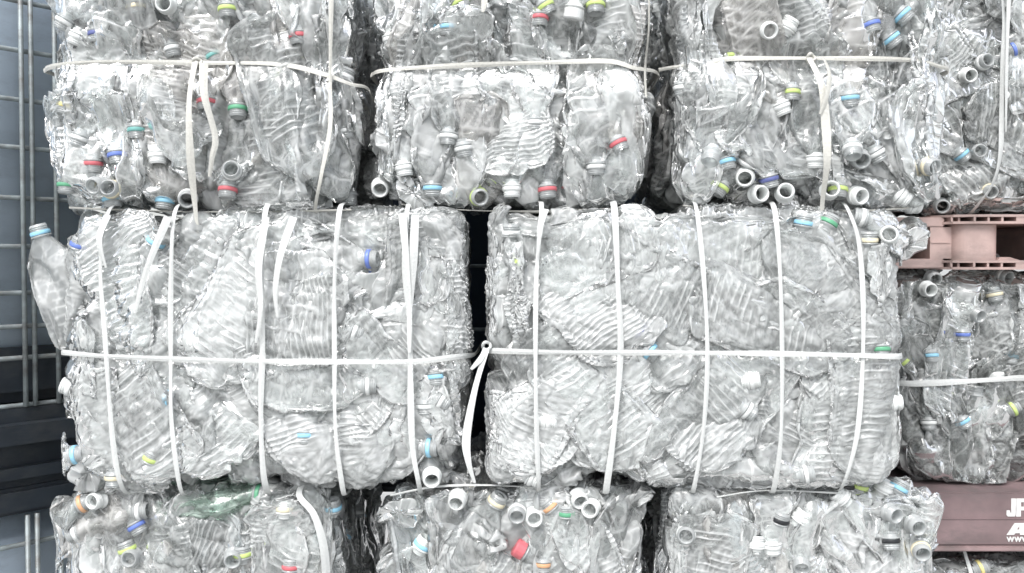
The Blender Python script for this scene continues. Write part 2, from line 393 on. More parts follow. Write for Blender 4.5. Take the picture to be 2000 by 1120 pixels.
    def put(me, origin, axis, face, ring=None, neck=None, cap=None, press=True, tone=None):
        """bottle with its neck end at origin, neck pointing along axis, flat side facing face"""
        z = axis.normalized(); y = -(face - z * face.dot(z))
        if y.length < 1e-3: y = Vector((1, 0, 0)) - z * z.x
        y.normalize(); x = y.cross(z)
        m = Matrix((x, y, z)).transposed().to_4x4()
        V, F, aux = me
        A = np.array(m.to_3x3()); O = np.array(origin)
        Wp = (V * np.array([rng.choice((-1, 1)), 1, 1])) @ A.T + O
        if press:
            Wp, st_ = squeeze(Wp, aux[:, 0])
            aux = aux.copy(); aux[:, 1] = np.maximum(aux[:, 1], .6 * st_)
        mt = M[rng.choice(films)] if tone is None else M[tone]
        V2 = (Wp - O) @ A
        ms = np_mesh('crushed_bottle', V2, F, mt, True); with_wear(ms, V2, F, aux, nrng)
        o = link('crushed_bottle', ms, root)
        o.matrix_local = Matrix.Translation(origin - base) @ m
        n[0] += 1
        s = .93
        if neck:
            k = link('neck', NECK[neck], o); k.scale = (s, s, s)
        if ring:
            k = link('neck_ring', RINGM[ring], o); k.scale = (s, s, s)
            if ring != 'W': k['label'] = RNAME[ring] + ' neck ring'
        if cap:
            k = link('bottle_cap', CAPM[cap], o); k.scale = (s, s, s)
            if cap != 'W': k['label'] = RNAME[cap] + ' bottle cap'
        return o
    # bottles one can single out in the photo
    for hx, hy, col, ang, kind in heroes:
        p = at(hx, hy, Yf)
        if kind in ('hole', 'holec', 'base'):
            q = front(p.x, p.z)
            ax = Vector((rng.uniform(-.35, .35), -1, rng.uniform(-.45, .25))).normalized()
            if kind == 'base':
                put(rng.choice(STUB), q + ax * -0.085, -ax, Vector((rng.uniform(-1, 1), 0, 1)), press=False)
            else:
                put(rng.choice(STUB), q - ax * 0.012, ax, Vector((rng.uniform(-1, 1), 0, 1)), None if col is None else col, 'white' if kind == 'hole' else 'clear', press=False)
            continue
        q = front(p.x, p.z, -0.012) if kind != 'out' else at(hx, hy, Yf + .03)
        ax = Vector((math.cos(R_(ang)), rng.uniform(-.22, .05), math.sin(R_(ang)))).normalized()
        ks = KINDS_L if kind == 'L' else KINDS_S
        me = rng.choice(BOT[rng.choice(ks)])
        nk = rng.choice(('clear', 'clear', 'white')) if col == 'W' else 'clear'
        if kind == 'wn': nk = 'white'
        put(me, q - ax * 0.008, ax, normal(p.x, p.z) if kind != 'out' else Vector((0, -1, 0)), tone='film_green' if kind == 'green' else None, ring=col if kind != 'cap' else None, neck=nk, cap=col if kind == 'cap' else None, press=kind != 'out')
    # the rest of the outer bottles
    tries = 0
    nside = int(nb * side[0]), int(nb * side[1])
    patch = {}
    def rand_ang(x, z):
        if patches:                              # neighbours in a pressed bale lie the same way
            k = (int((x - B.c.x) / B.W * 3.3 + 10), int((z - B.c.z) / B.H * 2.2 + 10))
            if k not in patch: patch[k] = rng.choice(angles)[0]
            return rng.gauss(patch[k], 9) + rng.choice((0, 0, 180))
        m, sdv = rng.choice(angles); return rng.gauss(m, sdv)
    nf = max(0, nb - n[0] - sum(nside))
    cols = max(2, round(math.sqrt(nf * B.W / B.H))); cells = [(i, j) for i in range(cols) for j in range(max(1, math.ceil(nf / cols)))]
    rng.shuffle(cells); rows = max(1, math.ceil(nf / cols))
    for i, (ci, cj) in enumerate(cells[:nf]):
        lg = rng.random() < large
        kd = rng.choice(KINDS_L if lg else KINDS_S); Lb = SPEC[kd][0]; r0 = SPEC[kd][1]
        cx = B.c.x + B.W * ((ci + rng.random()) / cols - .5); cz = B.c.z + B.H * (zr[0] + (zr[1] - zr[0]) * (cj + rng.random()) / rows - .5)
        ang = R_(rand_ang(cx, cz))
        ex = abs(math.cos(ang)) * Lb / 2 + abs(math.sin(ang)) * r0 * 1.4; ez = abs(math.sin(ang)) * Lb / 2 + abs(math.cos(ang)) * r0 * 1.4
        lx = max(0, B.W / 2 + 0.006 - ex); lz = max(0, B.H / 2 + 0.004 - ez)
        cx = min(max(cx, B.c.x - lx), B.c.x + lx); cz = min(max(cz, B.c.z - lz), B.c.z + lz)
        ins = (0.012 if patches else 0.019) + (0.036 if patches else 0.05) * rng.random() ** 1.2 + inset
        nn = normal(cx, cz); q = front(cx, cz) - nn * ins
        ax = Vector((math.cos(ang), 0, math.sin(ang))); ax = (ax - nn * ax.dot(nn)).normalized(); ax = (ax + nn * rng.uniform(-.10, .10)).normalized()
        face = (nn + Vector((rng.uniform(-.75, .75), 0, rng.uniform(-.2, .2))) * (.25 if patches else 1)).normalized()
        col = nk = None
        if rng.random() < neckp:
            nk = 'clear' if rng.random() < .92 else 'white'; col = rng.choice(['W'] * 9 + ['LB', 'YG', None, None, None, None]) if nk == 'clear' else rng.choice(['W', None])
        e = q + ax * (Lb / 2 + .015)
        if not (zlo < e.z < zhi and abs(e.x - B.c.x) < B.W / 2 - .02): col = nk = None
        put(rng.choice(BOT[kd]), q + ax * Lb / 2, ax, face, col, nk)
    for sgn, ns in ((-1, nside[0]), (1, nside[1])):
        for i in range(ns):
            kd = rng.choice(KINDS_S if rng.random() > large else KINDS_L); Lb = SPEC[kd][0]
            nn = Vector((sgn, rng.uniform(-.25, .15), rng.uniform(-.1, .1))).normalized()
            ang = R_(rng.gauss(*rng.choice(angles)))
            yy = Yf + 0.03 + (depth - 0.15) * rng.random() ** 1.6
            zz = B.c.z + (B.H / 2 - 0.03 - abs(math.sin(ang)) * Lb / 2) * rng.uniform(2 * zr[0] - 1, 2 * zr[1] - 1)
            rx = R - math.sqrt(max(0, R * R - max(0, R - (yy - Yf)) ** 2))
            q = Vector((B.c.x + sgn * (B.W / 2 - 0.016 - 0.03 * rng.random() - rx * .6 - pinch(zz)), yy, zz))
            ax = Vector((0, math.cos(ang), math.sin(ang))).normalized()
            put(rng.choice(BOT[kd]), q + ax * Lb / 2, ax, nn, *((rng.choice(['W', 'W', 'LB', None]), 'clear') if ax.y > -.3 and abs(zz + ax.z * Lb / 2 - B.c.z) < B.H / 2 - .03 and rng.random() < .35 else (None, None)))
    root.rotation_euler.x = lean; root.location.z += depth / 2 * math.sin(lean)
    # straps
    for s in straps: add_strap(B, s, base, rng, old)
    return B
def catmull(pts, m=8):
    out = []; n = len(pts)
    for i in range(n - 1):
        p0 = pts[max(i - 1, 0)]; p1 = pts[i]; p2 = pts[i + 1]; p3 = pts[min(i + 2, n - 1)]
        for k in range(m):
            t = k / m
            out.append(0.5 * ((2 * p1) + (p2 - p0) * t + (2 * p0 - 5 * p1 + 4 * p2 - p3) * t * t + (3 * p1 - p0 - 3 * p2 + p3) * t ** 3))
    out.append(pts[-1].copy()); return out
def ribbon(pts, width, face, rng, thick=0.0008, taper=False, wob=0.35):
    n = len(pts); V = []; F = []
    ph = rng.uniform(0, 6); fq = rng.uniform(8, 20); s = 0
    for i, p in enumerate(pts):
        t = (pts[min(i + 1, n - 1)] - pts[max(i - 1, 0)]).normalized()
        if i: s += (p - pts[i - 1]).length
        f = face(p) if callable(face) else face
        f = (f - t * f.dot(t)); f = f.normalized() if f.length > 1e-4 else Vector((0, -1, 0))
        w = t.cross(f).normalized(); an = wob * math.sin(s * fq + ph)
        w, f = w * math.cos(an) + f * math.sin(an), f * math.cos(an) - w * math.sin(an)
        hw = width / 2 * (1 + 0.18 * math.sin(s * 31 + ph * 2))
        if taper: hw *= 1 - 0.7 * max(0, (i / n - .55) / .45)
        ht = thick / 2
        mid = f * 0.0006                         # slightly cupped tape: five points across the front
        V += [p - w * hw + f * ht, p + mid + f * ht, p + w * hw + f * ht, p + w * hw - f * ht, p + mid - f * ht, p - w * hw - f * ht]
        if i:
            a = (i - 1) * 6; b = i * 6
            for k in range(6): F.append((a + k, a + (k + 1) % 6, b + (k + 1) % 6, b + k))
    F.append((5, 4, 3, 2, 1, 0)); e = (n - 1) * 6; F.append((e, e + 1, e + 2, e + 3, e + 4, e + 5))
    return V, F
def add_strap(B, s, base, rng, old):
    """s = dict(kind, pts in photo pixels, w in metres, ...)"""
    pts = []
    for q in s['pts']:
        p = at(q[0], q[1], B.Yf); off = (q[2] if len(q) > 2 else 0.004) + .003
        x = p.x; z = p.z
        f = B.front(x, z, off); pts.append(f)
    # wrap round the bale's edges
    k = s.get('wrap', '')
    xl, xr, zt, zb = B.c.x - B.W / 2 - .008, B.c.x + B.W / 2 + .008, B.c.z + B.H / 2 + .004, B.c.z - B.H / 2 - .004
    if 'l' in k: pts = [Vector((xl, B.Yf + B.D - .03, pts[0].z)), Vector((xl, B.Yf + .12, pts[0].z)), Vector((xl + .004, B.Yf + B.R, pts[0].z))] + pts
    if 't' in k: pts = [Vector((pts[0].x, B.Yf + B.D - .03, zt)), Vector((pts[0].x, B.Yf + .12, zt)), Vector((pts[0].x, B.Yf + B.R, zt))] + pts
    if 'r' in k: pts += [Vector((xr - .004, B.Yf + B.R, pts[-1].z)), Vector((xr, B.Yf + .12, pts[-1].z + s.get('dz', 0) * .3)), Vector((xr, B.Yf + B.D - .03, pts[-1].z + s.get('dz', 0)))]
    if 'b' in k: pts += [Vector((pts[-1].x, B.Yf + B.R, zb)), Vector((pts[-1].x, B.Yf + .12, zb)), Vector((pts[-1].x, B.Yf + B.D - .03, zb))]
    pts = catmull(pts, 8)
    c = B.c
    def face(p):
        d = Vector(((p.x - c.x) / B.W, (p.y - c.y) / B.D, (p.z - c.z) / B.H))
        m = max(abs(d.x), abs(d.y), abs(d.z)); v = Vector((0, 0, 0))
        for i in range(3):
            e = abs(d[i]) / m
            if e > .8: v[i] = math.copysign((e - .8) / .2, d[i])
        if v.y > 0: v.y = 0
        return v + Vector((0, -.05, 0))
    V, F = ribbon([p - base for p in pts], s.get('w', .009), (lambda p: face(p + base)) if not s.get('loose') else Vector((s.get('turn', 0), -1, 0)), rng, taper=s.get('loose', False), wob=s.get('wob', .3))
    o = link('strap_tail' if s.get('loose') else 'strap', np_mesh('strap', V, F, M['strap_old'] if old else M['strap'], False), B.root)
    if s.get('knot'):
        kx, ky = s['knot']; p = B.front(at(kx, ky, B.Yf).x, at(kx, ky, B.Yf).z, .007) - base
        mb = MB(); pr = []
        for i in range(26):
            t = i / 25 * 4 * PI; pr.append(p + Vector((.006 * math.cos(t), .004 * math.sin(2 * t) - .002, .006 * math.sin(t) * (1 - .3 * math.cos(t)))))
        mb.tube(pr, .0026, 8); k = mb.build('knot', M['strap_old'] if old else M['strap'], B.root, True)

VERT = [(-90, 9), (-92, 14), (90, 10), (-78, 10)]
exec_bales = []
Wd = .0066
# ---- top row
make_bale(62, -185, 700, 412, 0.0, 0.60, 'bale with a knotted strap end hanging down its middle, top left beside the cage tank', 1, VERT, .15, waist=118, zr=(0, .78),
    side=(.06, .24), old=True, heroes=[
    (122, 208, 'Y', -105, ''), (175, 320, 'R', -90, ''), (223, 303, 'B', -82, ''), (122, 362, 'G', -92, ''), (398, 198, 'R', -90, ''), (262, 255, 'T', -88, ''),
    (302, 305, 'W', -85, 'wn'), (460, 212, 'G', -88, ''), (438, 371, 'R', -93, ''), (578, 66, 'R', -85, ''), (405, 104, 'T', -60, ''), (542, 131, 'YG', -35, ''),
    (260, 12, 'C', -80, ''), (440, 16, 'YG', -86, ''), (180, 64, 'N', -85, ''), (118, 40, 'W', -120, ''), (140, 68, 'W', -115, ''), (322, 8, None, 0, 'hole'),
    (452, 332, 'W', 0, 'holec'), (360, 388, 'W', 0, 'holec'), (205, 388, 'LB', -80, ''), (308, 392, 'LB', -95, ''), (185, 362, None, 0, 'holec'), (212, 368, 'C', 0, 'holec'),
    (645, 120, None, 0, 'base'), (150, 270, 'W', -110, '')],
    straps=[dict(pts=[(118, 122), (200, 117), (380, 119), (540, 122), (630, 143), (680, 160)], w=Wd, wrap='lr', dz=-.05, knot=(380, 119)),
        dict(pts=[(378, 119, .012), (377, 200, .014), (378, 300, .012), (380, 400, .02), (386, 480, .024)], w=.010, loose=True),
        dict(pts=[(395, 122, .012), (408, 190, .02), (428, 270, .016), (424, 310, .02), (418, 348, .018)], w=.011, loose=True, turn=.3),
        dict(pts=[(648, -170), (648, 20), (644, 160), (646, 250), (628, 350), (610, 404)], w=.006, wrap='tb'),
        dict(pts=[(120, 404), (300, 411), (520, 412), (680, 408)], w=.0035, wob=.8)])
make_bale(724, -180, 1290, 408, 0.01, 0.60, 'bale in the middle of the top row, one thin tan strap across it', 2, VERT, .15, waist=122, zr=(0, .78), old=True, side=(.1, .12),
    heroes=[(873, 50, 'LB', -88, ''), (762, 72, 'W', -85, ''), (900, 4, 'YG', -60, ''), (1066, 10, 'YG', -60, ''), (1053, 34, 'R', -90, ''), (1122, 18, 'W', -100, 'cap'),
    (1165, 8, 'YG', -90, ''), (1210, 280, 'R', -65, ''), (875, 267, 'W', -95, ''), (775, 270, None, 0, 'base'), (1165, 326, 'W', -88, ''), (1070, 370, 'R', -85, ''),
    (1000, 369, 'W', -90, ''), (843, 367, 'LB', -90, ''), (936, 384, 'YG', 0, 'holec'), (787, 328, 'W', -80, 'wn'), (820, 375, None, 0, 'base'), (737, 365, None, 0, 'hole'),
    (1045, 240, 'W', -90, ''), (905, 290, 'W', -80, '')],
    straps=[dict(pts=[(760, 131), (900, 124), (1080, 118), (1190, 116), (1240, 128)], w=.007, wrap='lr', dz=-.03),
        dict(pts=[(1268, -170), (1270, 30), (1266, 120), (1263, 190)], w=.005, wrap='t'), dict(pts=[(945, -10, .02), (947, 10, .02), (944, 32, .02)], w=.0105, loose=True),
        dict(pts=[(780, 398), (900, 408), (1050, 412), (1200, 406)], w=.004, wob=.8)])
make_bale(1312, -190, 1884, 408, 0.0, 0.60, 'bale at the right of the top row with open white necks along its foot', 3, VERT, .2, waist=112, zr=(0, .78), old=True, side=(.25, .06),
    heroes=[(1770, 26, 'LB', -48, ''), (1752, 70, 'LB', -52, ''), (1708, 46, 'B', -75, ''), (1503, 58, None, 0, 'hole'), (1545, 46, 'W', 60, ''), (1440, 102, 'YG', -92, ''),
    (1530, 208, 'W', -68, ''), (1455, 348, None, 0, 'hole'), (1507, 350, 'N', -75, ''), (1487, 378, None, 0, 'hole'), (1537, 375, None, 0, 'hole'), (1597, 312, 'W', -90, 'wn'),
    (1645, 370, 'YG', -95, ''), (1684, 382, 'W', 0, 'hole'), (1682, 312, None, 0, 'holec'), (1717, 300, 'W', -60, ''), (1422, 316, 'LB', -75, ''), (1820, 326, 'C', 0, 'holec'),
    (1775, 382, 'W', -35, 'wn'), (1803, 397, 'W', -8, ''), (1665, 190, 'LB', -85, ''), (1550, 180, 'YG', -90, ''), (1625, 370, None, 0, 'hole'), (1410, 365, 'YG', -120, '')],
    straps=[dict(pts=[(1395, 120), (1430, 111), (1600, 110), (1780, 113), (1850, 124)], w=Wd, wrap='lr', knot=(1590, 110)),
        dict(pts=[(1582, 112, .014), (1596, 170, .02), (1603, 240, .018), (1606, 320, .018), (1610, 410, .022), (1622, 460, .026)], w=.011, loose=True),
        dict(pts=[(1610, 112, .016), (1612, 150, .026), (1604, 190, .024), (1592, 228, .02)], w=.010, loose=True, turn=.4),
        dict(pts=[(1340, 400), (1500, 409), (1700, 410), (1790, 404)], w=.0035, wob=.8)])
# ---- middle row
MID = [(90, 12), (-90, 14), (50, 14), (-55, 14), (125, 16), (0, 12), (180, 14), (55, 14)]
make_bale(104, 395, 914, 970, -0.02, 0.45, 'wide bale in the middle row at left, strap ends hanging loose over its face', 4, MID, .75, R=.04, patches=True, lumpy=.0013, crisp=1.05, lean=R_(-2.2), side=(.08, .10), neckp=.06,
    heroes=[(68, 452, 'LB', 106, 'out'), (140, 476, 'B', 70, ''), (291, 470, 'LB', 55, ''), (717, 505, 'B', 0, ''), (372, 668, 'W', 12, 'wn'), (322, 782, 'LB', 0, ''), (290, 897, 'YG', 65, ''),
    (140, 892, 'LB', 10, ''), (165, 940, None, 0, 'base'), (215, 938, 'C', -90, ''), (843, 936, None, 0, 'hole'), (716, 756, 'W', 0, ''), (830, 798, 'W', -88, ''), (862, 787, 'W', -30, ''),
    (838, 878, 'LB', 0, ''), (592, 855, 'LB', -90, ''), (118, 760, 'W', 160, 'wn'), (850, 740, 'LB', -85, ''), (680, 600, None, 0, 'base'), (690, 650, 'W', -20, '')],
    straps=[dict(pts=[(200, 424), (192, 520), (203, 650), (212, 760), (225, 880), (236, 950)], w=Wd, wrap='tb'),
        dict(pts=[(333, 424), (331, 560), (333, 700), (336, 820), (350, 950)], w=Wd, wrap='tb'),
        dict(pts=[(512, 690), (510, 800), (514, 900), (518, 955)], w=.008, wrap='b'), dict(pts=[(512, 422), (510, 560), (512, 690)], w=.007, wrap='t'),
        dict(pts=[(658, 422), (652, 540), (653, 700), (656, 840), (668, 955)], w=Wd, wrap='tb'),
        dict(pts=[(792, 424), (790, 520), (800, 640), (802, 760), (806, 870), (818, 945)], w=.0085, wrap='tb'),
        dict(pts=[(128, 690), (220, 697), (400, 704), (600, 707), (800, 707), (890, 698)], w=.0075, wrap='lr', wob=.2),
        dict(pts=[(206, 420, .012), (196, 470, .016), (208, 524, .012)], w=.010, loose=True), dict(pts=[(326, 424, .012), (300, 500, .018), (280, 560, .016), (266, 612, .012)], w=.0105, loose=True),
        dict(pts=[(518, 424, .012), (508, 520, .018), (512, 600, .016), (502, 670, .012)], w=.0105, loose=True),
        dict(pts=[(572, 424, .012), (550, 500, .018), (540, 570, .016), (544, 620, .012)], w=.0105, loose=True),
        dict(pts=[(784, 416, .012), (794, 500, .018), (800, 600, .012), (800, 690, .010)], w=.0105, loose=True),
        dict(pts=[(810, 420, .012), (808, 500, .014), (804, 600, .012)], w=.011, loose=True)])
make_bale(950, 392, 1784, 964, -0.02, 0.45, 'wide bale in the middle row at right, a knotted strap end beside its left edge', 5, MID, .8, R=.04, patches=True, lumpy=.0013, crisp=1.05, lean=R_(-2.2), side=(.08, .08), neckp=.05,
    heroes=[(1010, 510, 'YG', 20, ''), (1632, 432, 'G', 60, ''), (1582, 432, 'LB', 80, ''), (1710, 466, 'C', 90, 'L'), (1697, 422, 'W', 165, ''), (1072, 826, 'W', 0, 'wn'), (1020, 910, 'W', 10, ''),
    (1040, 936, 'W', -25, ''), (1580, 930, 'W', 10, ''), (1474, 745, 'W', 10, ''), (1465, 805, 'W', -35, ''), (1757, 790, 'W', 5, 'wn'), (1730, 686, 'G', -88, ''), (1745, 458, None, 0, 'hole'),
    (1790, 470, None, 0, 'base'), (1255, 652, 'N', -40, ''), (1275, 690, 'LB', -40, '')],
    straps=[dict(pts=[(1058, 416), (1048, 540), (1046, 700), (1048, 850), (1052, 945)], w=Wd, wrap='tb'),
        dict(pts=[(1203, 416), (1208, 560), (1212, 690), (1200, 830), (1186, 955)], w=.0085, wrap='tb'),
        dict(pts=[(1366, 416), (1376, 540), (1382, 690), (1374, 830), (1358, 950)], w=Wd, wrap='tb'),
        dict(pts=[(1520, 416), (1526, 540), (1528, 690), (1524, 850), (1516, 955)], w=Wd, wrap='tb'),
        dict(pts=[(1668, 420), (1682, 480), (1688, 600), (1684, 730), (1672, 850), (1650, 940)], w=Wd, wrap='tb'),
        dict(pts=[(958, 687), (1100, 689), (1380, 690), (1600, 693), (1740, 697)], w=.0075, wrap='lr', wob=.2, knot=(950, 678)),
        dict(pts=[(1066, 408, .012), (1056, 440, .016), (1050, 500, .012)], w=.0105, loose=True),
        dict(pts=[(948, 682, .012), (940, 700, .02), (920, 722, .024)], w=.009, loose=True),
        dict(pts=[(950, 684, .012), (928, 760, .03), (912, 850, .034), (916, 900, .034), (928, 940, .03)], w=.011, loose=True, turn=-.3)])
# ---- bottom row
VB = [(90, 16), (90, 22), (-90, 20), (65, 16), (120, 15)]
make_bale(108, 956, 668, 1560, 0.0, 0.60, R=.04, zr=(.6, 1), label= 'bale at the bottom left, a white threaded neck near its top edge', seed=6, angles=VB, large=.3, side=(.06, .24),
    heroes=[(155, 988, 'O', 25, ''), (183, 980, None, 0, 'hole'), (268, 1002, 'W', 5, ''), (262, 1032, 'B', -60, ''), (243, 1076, 'YG', 110, ''), (500, 972, 'G', 0, 'green'), (553, 996, 'C', 88, 'wn'),
    (470, 1085, 'YG', 95, ''), (565, 1110, 'R', 88, ''), (140, 1045, 'W', 200, ''), (255, 1090, None, 0, 'holec'), (455, 1092, None, 0, 'holec')],
    straps=[dict(pts=[(585, 968, .012), (618, 1000, .014), (636, 1060, .016), (640, 1120, .014), (640, 1200, .012), (640, 1400, .012)], w=.011, wrap='t'), dict(pts=[(130, 1240), (400, 1245), (640, 1240)], w=Wd, wrap='lr')])
make_bale(742, 952, 1268, 1560, 0.0, 0.60, R=.04, zr=(.6, 1), label= 'bale in the middle of the bottom row with a red cap on its face', seed=7, angles=VB, large=.3, side=(.08, .08),
    heroes=[(892, 980, 'W', 0, 'hole'), (825, 1068, 'LB', 60, 'wn'), (1010, 1005, 'W', 0, 'holec'), (1043, 1012, None, 0, 'hole'), (1075, 992, 'O', 130, ''), (1107, 1004, 'G', 90, ''),
    (1132, 978, None, 0, 'hole'), (1153, 995, None, 0, 'hole'), (1020, 1080, 'R', 150, 'cap'), (1062, 1106, 'O', -90, ''), (970, 984, 'C', 60, ''), (785, 1015, None, 0, 'base'),
    (1240, 1010, None, 0, 'base'), (930, 1065, None, 0, 'base')],
    straps=[dict(pts=[(760, 972), (850, 955), (960, 952), (1060, 958)], w=.0035, wob=.8), dict(pts=[(745, 1240), (1000, 1245), (1260, 1240)], w=Wd, wrap='lr')])
make_bale(1290, 954, 1852, 1560, 0.0, 0.60, R=.04, zr=(.6, 1), label= 'bale at the right of the bottom row with black neck rings on its face', seed=8, angles=VB, large=.3, side=(.08, .08),
    heroes=[(1528, 1018, 'K', 75, ''), (1745, 1062, 'K', -88, ''), (1667, 958, 'K', 85, ''), (1693, 958, 'YG', 75, ''), (1742, 962, 'W', 65, ''), (1772, 962, 'LB', 60, ''), (1480, 1065, 'W', 85, ''),
    (1650, 976, 'W', 140, 'wn'), (1512, 1072, 'W', -88, 'wn'), (1745, 1005, None, 0, 'holec'), (1790, 1028, None, 0, 'holec'), (1340, 1045, 'W', 0, 'holec'), (1390, 1065, 'W', -70, ''),
    (1570, 1015, 'W', 60, ''), (1565, 1105, None, 0, 'holec'), (1800, 1078, 'C', 0, 'holec')],
    straps=[dict(pts=[(1400, 972), (1500, 962), (1650, 966)], w=.0035, wob=.8), dict(pts=[(1295, 1240), (1600, 1245), (1845, 1240)], w=Wd, wrap='lr')])
# ---- right hand stack, set back on pallets; its shade is in the grey plastics
YR = 0.30
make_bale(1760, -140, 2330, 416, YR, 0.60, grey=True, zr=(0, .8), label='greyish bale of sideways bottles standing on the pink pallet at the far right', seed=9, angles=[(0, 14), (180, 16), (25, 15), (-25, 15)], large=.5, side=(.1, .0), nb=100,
    heroes=[(1893, 148, None, 0, 'hole'), (1885, 302, 'LB', -50, ''), (1912, 296, None, 0, 'holec'), (1972, 187, 'W', 5, ''), (1925, 120, 'W', 0, 'holec'), (1985, 95, 'B', 20, ''), (1935, 375, 'C', 0, 'holec'), (1850, 402, None, 0, 'holec')],
    straps=[dict(pts=[(1950, -130), (1957, 40), (1953, 180), (1950, 300), (1935, 360), (1915, 400)], w=.009, wrap='tb', wob=.7), dict(pts=[(1962, 0, .012), (1958, 120, .012), (1956, 260, .012)], w=.006, loose=True)])
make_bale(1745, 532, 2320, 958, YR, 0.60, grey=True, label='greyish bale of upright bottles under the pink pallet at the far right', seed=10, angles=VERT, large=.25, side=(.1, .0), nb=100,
    heroes=[(1817, 566, None, 0, 'hole'), (1834, 545, None, 0, 'holec'), (1777, 708, 'YG', -45, ''), (1823, 697, 'LB', -88, ''), (1885, 655, 'B', -90, ''), (1950, 577, 'C', -80, ''), (1910, 616, None, 0, 'holec'),
    (1980, 700, 'LB', -100, ''), (1886, 826, 'LB', -60, ''), (1820, 828, 'W', -88, ''), (1950, 740, 'W', 90, 'cap'), (1980, 540, 'W', 0, 'holec'), (1985, 800, 'YG', 30, '')],
    straps=[dict(pts=[(1770, 750), (1850, 746), (1950, 740), (2000, 737), (2200, 730)], w=.010, wrap='l')])
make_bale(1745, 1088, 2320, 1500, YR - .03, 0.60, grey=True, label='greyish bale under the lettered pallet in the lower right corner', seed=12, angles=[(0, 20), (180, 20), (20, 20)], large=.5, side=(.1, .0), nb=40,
    heroes=[(1925, 1116, 'Y', 20, '')], straps=[dict(pts=[(1900, 1092), (1905, 1200), (1900, 1480)], w=Wd, wrap='tb')])

GZ = at(1000, 1560, 0).z
# ------------------------------------------------------------------ plastic pallets
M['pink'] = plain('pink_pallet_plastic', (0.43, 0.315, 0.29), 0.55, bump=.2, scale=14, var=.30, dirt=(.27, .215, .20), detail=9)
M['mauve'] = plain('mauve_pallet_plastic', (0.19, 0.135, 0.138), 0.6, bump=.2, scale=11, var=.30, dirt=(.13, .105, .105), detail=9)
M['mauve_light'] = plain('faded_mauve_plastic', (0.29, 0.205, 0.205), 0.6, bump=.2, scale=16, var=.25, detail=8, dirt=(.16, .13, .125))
M['letter'] = plain('white_lettering_paint', (0.66, 0.66, 0.65), 0.6, scale=60, var=.12, detail=8)
def px(x, y, Y): return at(x, y, Y)
def pink_pallet():
    Y0 = YR - 0.02
    zt = px(1900, 419, Y0).z; zb = px(1900, 527, Y0).z
    x0 = px(1700, 470, Y0).x; x1 = x0 + 1.1
    root = empty('plastic_pallet', (x0, Y0, zb)); tag(root, 'pink plastic pallet with open fork holes and slotted rims between two bales at right', 'pallet', 'plastic pallets')
    X = lambda p: px(p, 470, Y0).x - x0
    H = zt - zb; dp = 1.0
    t = 0.017
    def rim(z0, z1, name):
        mb = MB(); ys = 0.0
        xa, xb = X(1862), X(2320)
        # two skins with ribs between them: open slots along the rim
        def skin(za, zb_):
            out = [(xa - .02, ys + .05), (xa + .005, ys + .012), (xa + .045, ys), (xb, ys), (xb, dp), (xa - .02, dp)]
            n = len(out)
            mb.add([(x, y, za) for x, y in out] + [(x, y, zb_) for x, y in out], [tuple(range(n))[::-1], tuple(range(n, 2 * n))] + [(i, (i + 1) % n, (i + 1) % n + n, i + n) for i in range(n)])
        skin(z0, z0 + .0045); skin(z1 - .0045, z1)
        for p in (1866, 1880, 1904, 1931, 1958): mb.box((X(p) - .002, ys + (.014 if p < 1900 else .001), z0 + .0044), (X(p) + .002, ys + .06, z1 - .0044))
        mb.box((X(1985), ys + .001, z0 + .0044), (X(2040), ys + .06, z1 - .0044))
        mb.box((xa - .018, ys + .06, z0 + .0044), (xb - .002, ys + .07, z1 - .0044))
        mb.build(name, M['pink'], root)
    rim(H - t, H, 'top_rim'); rim(0.0, t, 'bottom_rim')
    mb = MB()                                                # left deck boards, set back
    mb.box((0, .03, H - .022), (X(1860), dp, H - .004)); mb.box((0, .03, .002), (X(1860), dp, .020))
    mb.build('deck', M['pink'], root, bevel=.002)
    mb = MB()                                                # corner block: flat cheek and rounded post
    mb.box((X(1832), .032, .0201), (X(1884), .3, H - .0222))
    out = []
    cx = (X(1872) + X(1966)) / 2; rx = (X(1966) - X(1872)) / 2
    for i in range(25):
        a = PI + PI * i / 24; out.append((cx + rx * math.copysign(abs(math.cos(a)) ** .75, math.cos(a)), .045 + .035 * math.sin(a)))
    out += [(cx + rx, .3), (cx - rx, .3)]
    n = len(out); za, zb_ = t + .0002, H - t - .0002
    mb.add([(x, y, za) for x, y in out] + [(x, y, zb_) for x, y in out], [tuple(range(n))[::-1], tuple(range(n, 2 * n))] + [(i, (i + 1) % n, (i + 1) % n + n, i + n) for i in range(n)])
    mb.box((X(1833), .030, H * .5 - .0012), (X(1871), .0325, H * .5 + .0012))
    mb.build('block', M['pink'], root)
    mb = MB(); mb.box((X(2090), .03, t + .0002), (X(2200), .3, H - t - .0002)); mb.build('block', M['pink'], root, bevel=.006)
    mb = MB(); mb.box((X(1740), .35, .021), (X(1822), .6, H - .023)); mb.build('block', M['pink'], root)
    # tapered brace at the foot of the fork hole
    mb = MB(); mb.prism([(X(1966), t + .0003), (X(2010), t + .0003), (X(1990), t + .006), (X(1972), t + .006)], .03, .05); mb.build('brace', M['pink'], root)
pink_pallet()
